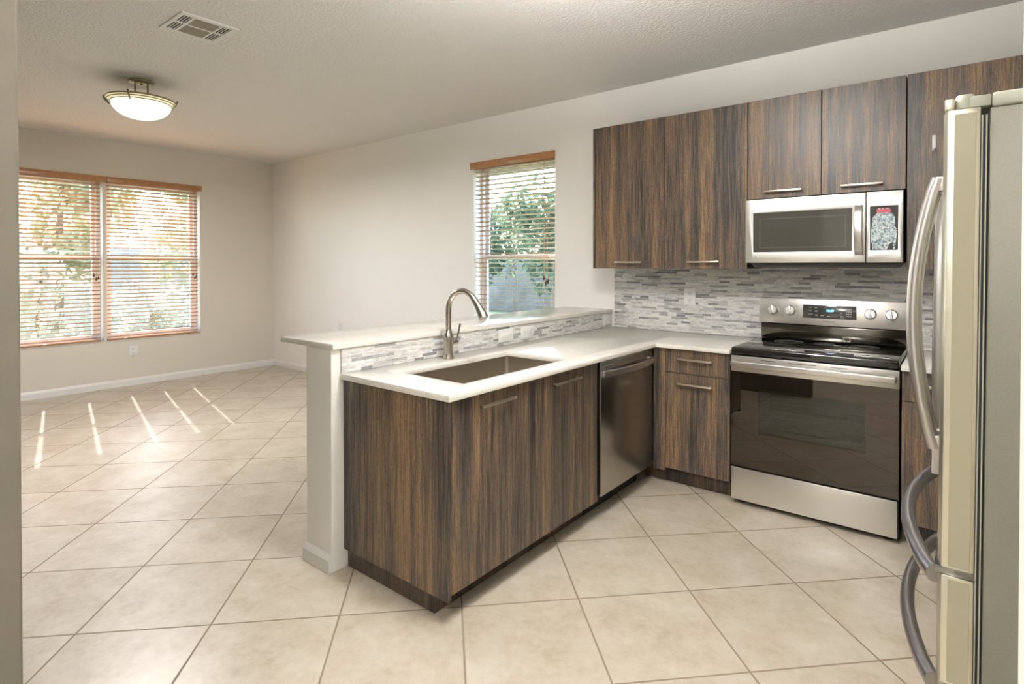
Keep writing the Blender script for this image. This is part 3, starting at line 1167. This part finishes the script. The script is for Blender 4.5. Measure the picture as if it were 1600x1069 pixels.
for xx in (.045, .745):
    for yy in (-.60, -.08):
        MB().lathe([(.0005, .0003), (.020, .0003), (.020, .014), (.010, .018), (.010, .0285), (.0005, .0285)], (xx, yy, 0), 16).build('foot', 'black', rg)

# ================================================================== MICROWAVE
mw = thing('microwave_oven', 'stainless over-the-range microwave hanging above the range', 'microwave', (.394, -.2, 1.37))
MB().box(.004, .785, -.372, -.0125, 1.372, 1.752, .003).build('body', 'black', mw)
MB().prism([(.020, 1.3715), (.770, 1.3715), (.745, 1.342), (.045, 1.342)], -.365, -.03, 'y', .002).build('underside', 'dgrey', mw)
md = MB().slab([.003, .047, .557, .6205], [1.371, 1.4335, 1.667, 1.7465], lambda i, j: i == 1 and j == 1, -.410, -.374, 'y', .0025).build('door', 'steelx', mw)
MB().box(.0445, .5595, -.407, -.400, 1.4310, 1.6695).build('door_window', 'mwglass', md, smooth=False)
inner = MB().slab([.082, .086, .525, .529], [1.458, 1.462, 1.628, 1.632], lambda i, j: i == 1 and j == 1, -.4076, -.4071, 'y')
inner.build('window_screen', 'dgrey', md, smooth=False)
# curved handle
pts = []
for k in range(13):
    u = k / 12
    pts.append((.590, -.413 - .040 * math.sin(PI * u) ** .6, 1.412 + .268 * u))
hb = MB()
rings = []
for i, p in enumerate(pts):
    p = Vector(p)
    rings.append([hb.bm.verts.new(p + Vector((dx, dy, 0))) for dx, dy in ((-.020, .004), (-.017, -.005), (0, -.008), (.017, -.005), (.020, .004))])
for a, b in zip(rings, rings[1:]):
    for k in range(5):
        hb.bm.faces.new((a[k], a[(k + 1) % 5], b[(k + 1) % 5], b[k]))
hb.bm.faces.new(rings[0])
hb.bm.faces.new(rings[-1])
hb.build('handle', 'bow', md)
cp = MB().slab([.6235, .641, .764, .786], [1.371, 1.436, 1.6695, 1.7465], lambda i, j: i == 1 and j == 1, -.410, -.374, 'y', .0025).build('control_panel', 'steelx', mw)
kp = MB().box(.6385, .7665, -.4075, -.402, 1.4335, 1.672).build('keypad', 'bglass', cp, smooth=False)
jar = [(.652, 1.440), (.715, 1.4375), (.728, 1.470), (.742, 1.478), (.744, 1.440), (.752, 1.444), (.757, 1.500), (.761, 1.540), (.751, 1.560), (.751, 1.612), (.741, 1.626),
       (.729, 1.634), (.674, 1.634), (.660, 1.622), (.651, 1.606), (.649, 1.566), (.645, 1.54), (.646, 1.478), (.651, 1.470)]
stk = MB().prism(jar, -.4081, -.4077, 'y').build('jar_sticker', 'sticker', kp, smooth=False)
stk['label'] = 'sticker shaped like a jar full of pale pieces'
MB().box(.670, .733, -.4085, -.4077, 1.634, 1.654, .0002, 1).build('sticker_lid', 'red', stk)
for xx, ww in ((.675, .012), (.692, .010), (.708, .016)):
    MB().box(xx, xx + ww, -.4085, -.4078, 1.6545, 1.6575).build('sticker_rim', 'plastic', stk, smooth=False)
lg = MB()
lg.lathe([(.0005, 0), (.0075, 0), (.0075, .0006), (.0005, .0006)], (.062, -.4108, 1.404), 20, 'y')
lg.build('logo_disc', 'grey', md)
text_mesh('lettering', 'LG', .011, 'grey', md, Matrix.Translation((.084, -.4102, 1.404)) @ Matrix.Rotation(PI / 2, 4, 'X'))

# ================================================================== REFRIGERATOR
FYN, FYF = -2.45, -1.505
fr = thing('refrigerator', 'stainless french door refrigerator with bowed handles at the right edge', 'refrigerator', (1.45, -1.98, 0))
MB().box(1.055, 1.88, FYN + .002, FYF - .002, .02, 1.675, .004).build('body', 'fside', fr)
MB().box(1.058, 1.88, FYN + .001, FYF - .001, 1.6755, 1.705, .006, 3).build('top_cover', 'fgrey', fr)
MB().box(1.041, 1.0552, FYN + .012, FYF - .012, .05, 1.665, .003).build('gasket', 'gasket', fr)
for xg in (1.0435, 1.0505):
    MB().box(xg - .0014, xg + .0014, FYN + .004, FYN + .014, .06, 1.662, .001).build('gasket_rib', 'fgrey', fr)
YM = (FYN + FYF) / 2


def fdoor(name, y0, y1, z0, z1, lo_bulge, hi_bulge):
    """door leaf with a bowed front (towards -x); bulge given at y0 and y1 sides of a common parabola"""
    mb = MB()
    n = 14
    prof = []
    xe, xb = .981, 1.041
    W_ = FYF - FYN
    for k in range(n + 1):
        y = y0 + (y1 - y0) * k / n
        q = (y - YM) / (W_ / 2)
        x = xe - .005 * (1 - q * q)
        prof.append((x, y))
    # rounded outer vertical edges
    prof[0] = (prof[0][0] + .006, prof[0][1])
    prof[-1] = (prof[-1][0] + .006, prof[-1][1])
    poly = prof + [(xb, y1), (xb, y0)]
    mb.prism(poly, z0, z1, 'z', .003)
    return mb.build(name, 'fridge', fr)


nd = fdoor('door', FYN, YM - .002, .716, 1.679, 0, 0)
fd = fdoor('door', YM + .002, FYF, .716, 1.679, 0, 0)
for par, ya, yb in ((nd, FYN, YM - .002), (fd, YM + .002, FYF)):
    MB().box(.982, .9985, ya + .001, yb - .001, 1.6785, 1.703, .004, 3).build('top_lip', 'fridge', par)
d1 = fdoor('drawer', FYN, FYF, .470, .700, 0, 0)
d2 = fdoor('drawer', FYN, FYF, .060, .462, 0, 0)
# edge trims of the near side
for par, z0, z1 in ((nd, .722, 1.668), (d1, .476, .694), (d2, .066, .456)):
    MB().box(.9985, 1.034, FYN - .0016, FYN + .001, z0, z1, .0006, 1).build('edge_panel', 'folive', par)['label'] = 'olive door edge'
MB().box(.976, 1.043, FYN + .004, FYF - .004, .7005, .7155, .002).build('hinge_strip', 'dchrome', fr)
for sgn, yc in ((1, FYN), (-1, FYF)):
    y0, y1 = sorted((yc + sgn * .003, yc + sgn * .095))
    hc = MB()
    hc.lathe([(.0005, 1.6795), (.0165, 1.6795), (.0165, 1.704), (.0145, 1.708), (.0005, 1.708)], (1.0155, yc + sgn * .0175, 0), 24)
    hc.box(1.0155, 1.0575, y0, y1, 1.6795, 1.7025, .003)
    hc.build('hinge_cover', 'fgrey', fr)


def bow_v(parent, y, z0, z1, x_in, x_out):
    pts = []
    n = 24
    for k in range(n + 1):
        u = k / n
        s = math.sin(PI * u) ** .85
        pts.append((x_in + (x_out - x_in) * s, y, z0 + (z1 - z0) * u))
    mb = MB().tube(pts, .0195, 14, flat=(.85, 1.0))
    mb.box(x_in - .006, .9785, y - .014, y + .014, z1 - .035, z1 + .004, .003)
    mb.box(x_in - .006, .9785, y - .014, y + .014, z0 - .004, z0 + .035, .003)
    return mb.build('handle', 'bow', parent)


bow_v(nd, -2.022, .855, 1.590, .961, .910)
bow_v(fd, -1.940, .855, 1.590, .961, .910)


def bow_h(parent, z, y0, y1, x_in, x_out):
    pts = []
    n = 24
    for k in range(n + 1):
        u = k / n
        s = math.sin(PI * u) ** .8
        pts.append((x_in + (x_out - x_in) * s, y0 + (y1 - y0) * u, z))
    return MB().tube(pts, .0195, 14, flat=(.85, 1.0)).build('handle', 'bow2', parent)


bow_h(d1, .675, -2.40, -1.56, .975, .905)
bow_h(d2, .437, -2.40, -1.56, .975, .905)
dsx = MB().box(.950, .9775, -1.885, -1.62, .74, 1.60, .006).build('dispenser', 'bow', fd)
MB().box(.9485, .9515, -1.870, -1.635, 1.20, 1.545, .001).build('dispenser_panel', 'bglass', dsx)
MB().box(.9485, .9515, -1.870, -1.635, .80, 1.16, .001).build('dispenser_recess', 'dgrey', dsx)
for xx in (1.10, 1.80):
    for yy in (FYN + .06, FYF - .06):
        MB().lathe([(.0005, .0006), (.022, .0006), (.022, .012), (.012, .0205), (.0005, .0205)], (xx, yy, 0), 14).build('foot', 'black', fr)
fr.rotation_euler = (0, .006, 0)


# ================================================================== OUTLETS
def outlet(label, c, axis, out, horiz=False, kind='duplex', w=.085, h=.120):
    """wall plate; axis = wall normal axis; c = centre on the wall surface"""
    r = thing('wall_outlet', label, 'outlet', c, 'white wall outlets')
    if horiz:
        w, h = h, w
    c = Vector(c)

    def bx(mb, u0, u1, v0, v1, d0, d1, bev=.001):
        d0, d1 = sorted((d0 * out, d1 * out))
        if axis == 'x':
            mb.box(c.x + d0, c.x + d1, c.y + u0, c.y + u1, c.z + v0, c.z + v1, bev)
        else:
            mb.box(c.x + u0, c.x + u1, c.y + d0, c.y + d1, c.z + v0, c.z + v1, bev)
        return mb
    bx(MB(), -w / 2, w / 2, -h / 2, h / 2, .0004, .006, .0015).build('cover_plate', 'plastic', r)
    if kind == 'duplex':
        for s in (-1, 1):
            du, dv = (s * .024, 0) if horiz else (0, s * .024)
            a, b_ = (.015, .016)
            f = bx(MB(), du - a, du + a, dv - b_, dv + b_, .006, .008, .0008).build('socket', 'plastic', r)
            for k in (-1, 1):
                m = MB()
                if horiz:
                    bx(m, du - .005, du + .005, dv + k * .006 - .0012, dv + k * .006 + .0012, .0078, .0084, 0)
                else:
                    bx(m, du + k * .006 - .0012, du + k * .006 + .0012, dv - .003, dv + .007, .0078, .0084, 0)
                m.build('slot', 'slot', f, smooth=False)
            m = MB()
            if horiz:
                bx(m, du - .011, du - .0075, dv - .0022, dv + .0022, .0078, .0084, 0)
            else:
                bx(m, du - .0022, du + .0022, dv - .011, dv - .0075, .0078, .0084, 0)
            m.build('slot', 'slot', f, smooth=False)
    elif kind == 'decora':
        f = bx(MB(), -w / 2 + .026, w / 2 - .026, -h / 2 + .026, h / 2 - .026, .006, .0085, .0012).build('rocker', 'plastic', r)
    return r


outlet('white duplex outlet low on the shaded left wall under the dining window', (XW, -1.655, .389), 'x', 1)
outlet('small white outlet on the cream wall, seen just above the bar top', (-4.73, 0, .618), 'y', -1)
outlet('white duplex outlet in the mosaic backsplash between upper cabinets and counter', (-.492, -.012, 1.132), 'y', -1)
outlet('sideways white rocker switch in the low bar mosaic, nearest to the faucet', (PX1 + .013, -1.3235, .934), 'x', 1, True, 'decora', .078, .135)
outlet('sideways white duplex outlet in the low bar mosaic, farther from the faucet', (PX1 + .013, -1.1125, .933), 'x', 1, True, 'duplex', .078, .127)
outlet('blank white plate in the low bar mosaic at the corner with the back wall', (PX1 + .013, -.078, .936), 'x', 1, True, 'blank', .078, .122)

# ================================================================== CEILING LAMP + VENT
LX, LY = -3.76, -2.385
lp = thing('ceiling_lamp', 'semi-flush lamp with lit white glass bowl hanging from the dining ceiling', 'lamp', (LX, LY, ZC))
axd = Vector((.781, .624, 0))
can = MB().lathe([(.0005, ZC - .0005), (.078, ZC - .0005), (.082, ZC - .006), (.082, ZC - .017), (.074, ZC - .022), (.0005, ZC - .022)], (LX, LY, 0), 36).build('canopy', 'lampmetal', lp)
MB().lathe([(.0005, ZC - .030), (.006, ZC - .028), (.007, ZC - .0222)], (LX, LY, 0), 10).build('canopy_screw', 'black', can)
for s in (-1, 1):
    p = Vector((LX, LY, 0)) + axd * .048 * s
    MB().tube([(p.x, p.y, ZC - .021), (p.x, p.y, 2.585)], .0055, 10).build('rod', 'lampdark', lp)
MB().lathe([(.225, 2.580), (.221, 2.590), (.200, 2.594), (.040, 2.594), (.0005, 2.594)], (LX, LY, 0), 48).build('top_pan', 'lampmetal', lp)
bowl = [(.190, 2.556)]
for k in range(1, 13):
    a = k / 12
    r_ = .190 * math.cos(a * PI / 2 * .985)
    bowl.append((max(r_, .0005), 2.556 - .112 * math.sin(a * PI / 2)))
MB().lathe(bowl, (LX, LY, 0), 48).build('glass_bowl', 'bowl', lp)
MB().lathe([(.219, 2.580), (.198, 2.557)], (LX, LY, 0), 48).build('glass_collar', 'collar', lp)
for (r_, z_) in ((.224, 2.580), (.212, 2.569), (.196, 2.555)):
    MB().tube([(LX + r_ * math.cos(2 * PI * k / 48), LY + r_ * math.sin(2 * PI * k / 48), z_) for k in range(48)], .0036, 8, closed=True).build('ring', 'lampmetal', lp)
for a in (-.66, 1.0, 2.57, 4.2):
    dx, dy = math.cos(a), math.sin(a)
    MB().tube([(LX + dx * .238, LY + dy * .238, 2.600), (LX + dx * .230, LY + dy * .230, 2.575), (LX + dx * .200, LY + dy * .200, 2.540)], [.007, .008, .006], 8, flat=(1.6, .7)).build('clip', 'lampmetal', lp)
bl_ = bpy.data.lights.new('bowl_light', 'AREA')
bl_.shape = 'DISK'
bl_.size = .37
bl_.energy = BOWL_LAMP
bl_.color = (1, .99, .985)
blo = bpy.data.objects.new('bowl_light', bl_)
COL.objects.link(blo)
blo.location = (0, 0, 2.436 - ZC)
blo.parent = lp

vt = thing('ceiling_vent', 'white rectangular air vent with grey louvers in the ceiling', 'vent', (-2.425, -2.525, ZC))
VX0, VX1, VY0, VY1 = -2.590, -2.262, -2.678, -2.372
z1, z0 = ZC - .0005, ZC - .007
fm = MB().slab([VX0, -2.552, -2.428, -2.414, -2.298, VX1], [VY0, -2.655, -2.608, -2.594, -2.458, -2.446, -2.400, VY1],
               lambda i, j: i in (1, 3) and j in (1, 3, 5), z0, z1, 'z', .0008).build('frame', 'white', vt)
bk = MB().box(VX0 + .01, VX1 - .01, VY0 + .01, VY1 - .01, z1 - .0004, z1 + .0003)
bk.build('duct_backing', 'black', vt, smooth=False)
for (xa, xb) in ((-2.552, -2.428), (-2.414, -2.298)):
    lv = MB()
    for k in range(12):
        y = -2.594 + .136 * (k + .5) / 12
        lv.box(xa, xb, y - .0052, y + .0052, z0 + .001, z0 + .0025)
    lv.build('louver_bank', 'ventgrey', vt, smooth=False)
for (xa, xb) in ((-2.552, -2.428), (-2.414, -2.298)):
    for (ya, yb) in ((-2.655, -2.608), (-2.446, -2.400)):
        for k in range(3):
            y = ya + (yb - ya) * (k + .8) / 3.4
            MB().box(xa, xb, y - .0022, y + .0022, z0 + .0005, z0 + .002).build('louver', 'white', vt, smooth=False)
for xx in (-2.36, -2.485):
    MB().tube([(xx, -2.651, z0), (xx + .004, -2.658, z0 - .006), (xx + .012, -2.662, z0 - .007)], .0016, 6).build('damper_lever', 'dgrey', vt)


# ================================================================== LAMPS OUT OF FRAME (lit)
def globe_lamp(label, cx_, cy_):
    r = thing('ceiling_lamp', label, 'lamp', (cx_, cy_, ZC))
    MB().lathe([(.0005, ZC - .0005), (.07, ZC - .0005), (.075, ZC - .012), (.055, ZC - .024), (.0005, ZC - .024)], (cx_, cy_, 0), 32).build('canopy', 'lampmetal', r)
    MB().tube([(cx_, cy_, ZC - .02), (cx_, cy_, ZC - .25)], .008, 10).build('rod', 'lampdark', r)
    prof = [(.20, ZC - .27)]
    for k in range(1, 11):
        a = PI / 2 * k / 10
        prof.append((max(.20 * math.cos(a), .0005), ZC - .27 - .085 * math.sin(a)))
    MB().lathe(prof, (cx_, cy_, 0), 40).build('glass_bowl', 'diff', r)
    MB().lathe([(.0005, ZC - .262), (.185, ZC - .262), (.185, ZC - .268), (.0005, ZC - .268)], (cx_, cy_, 0), 40).build('uplight_disc', 'uplight', r)  # added glowing disc, throws extra light on the ceiling
    MB().tube([(cx_ + .203 * math.cos(2 * PI * k / 40), cy_ + .203 * math.sin(2 * PI * k / 40), ZC - .268) for k in range(40)], .005, 8, closed=True).build('rim', 'lampmetal', r)
    return r


globe_lamp('lit white glass bowl lamp hanging from the kitchen ceiling', .10, -2.35)
globe_lamp('added fill light, lit white glass bowl hanging unseen behind the camera', .62, -4.75)  # unseen lamp added to fill the kitchen with light from behind

# ================================================================== OUTSIDE
struct(MB().box(-40, 12, -20, 40, -.30, -.20).build('ground', 'grass', smooth=False))
struct(MB().box(-6.4, 2.1, -12, YB - .16, -.1995, -.02).build('ground', 'bounce_slab', smooth=False))  # unseen pale slab, added to take green out of the bounced light


def tree(label, x, y, h, r, leaf, n, name='tree', trunk=.08, low=.25, group=None, sz=.10):
    t_ = thing(name, label, 'tree' if name == 'tree' else 'bush', (x, y, -.2), group)
    MB().tube([(x, y, -.2), (x + .05, y, h * .4), (x, y + .05, h * .75)], [trunk, trunk * .8, trunk * .4], 8).build('trunk', 'bark', t_)
    f = MB()
    bm = f.bm
    blobs = [(random.gauss(0, r * .42), random.gauss(0, r * .42), random.uniform(low * h + r * .3, h - r * .35), random.uniform(.35, .6) * r) for _ in range(14)]
    for _ in range(n):
        bx_, by_, bz_, br_ = random.choice(blobs)
        v = Vector((random.gauss(0, 1), random.gauss(0, 1), random.gauss(0, 1))).normalized() * br_ * random.uniform(.6, 1.05)
        c = Vector((x + bx_, y + by_, bz_)) + v
        a = Vector((random.gauss(0, 1), random.gauss(0, 1), random.gauss(0, 1))).normalized()
        b = a.orthogonal().normalized()
        s = sz * random.uniform(.6, 1.3)
        bm.faces.new([bm.verts.new(p) for p in (c - a * s, c + b * s * .45, c + a * s, c - b * s * .45)])
    f.build('foliage', leaf, t_, smooth=False)
    return t_


OUT_TREES = [
    ('yellow green tree seen through the left dining window blind', -11.6, -1.15, 4.0, 1.15, 'leaf1', 3000),
    ('yellow green tree seen through the right dining window blind', -11.8, 1.65, 4.2, 1.2, 'leaf1', 3000),
    ('grey green tree behind the garden wall, between the two nearer trees', -17.5, .5, 6.0, 1.7, 'leaf3', 3000),
    ('grey green tree behind the garden wall, rightmost through the dining blinds', -18.5, 4.4, 6.2, 1.8, 'leaf3', 3000),
]
for (lb, x, y, h, r, lf_, n) in OUT_TREES:
    tree(lb, x, y, h, r, lf_, n)
tree('pale leafy bush low outside the left dining window', -8.8, -2.0, 1.7, .85, 'leaf3', 2200, 'bush', .04, .0, sz=.06)
tree('pale leafy bush low outside the right dining window', -9.8, -.3, 1.1, .65, 'leaf3', 1200, 'bush', .04, .0, sz=.06)
BACK = [
    ('round dark green tree seen on the right through the narrow window', -6.2, 6.6, 3.2, 1.15, 'leaf2', 2200),
    ('round dark green tree seen on the left through the narrow window', -9.6, 7.6, 3.4, 1.25, 'leaf2', 2200),
    ('light green tree behind the garden wall, seen through the narrow window', -10.6, 12.9, 4.6, 1.7, 'leaf1', 2000),
]
for (lb, x, y, h, r, lf_, n) in BACK:
    tree(lb, x, y, h, r, lf_, n)
tag(MB().box(-14.6, -14.4, -8, 6, -.2, 1.75, .02).build('garden_wall', 'fence'), 'taupe stucco garden wall beyond the dining window', 'wall')
tag(MB().box(-14, 3, 10.6, 10.8, -.2, 1.7, .02).build('garden_wall', 'fence_d'), 'taupe stucco garden wall beyond the narrow window', 'wall')
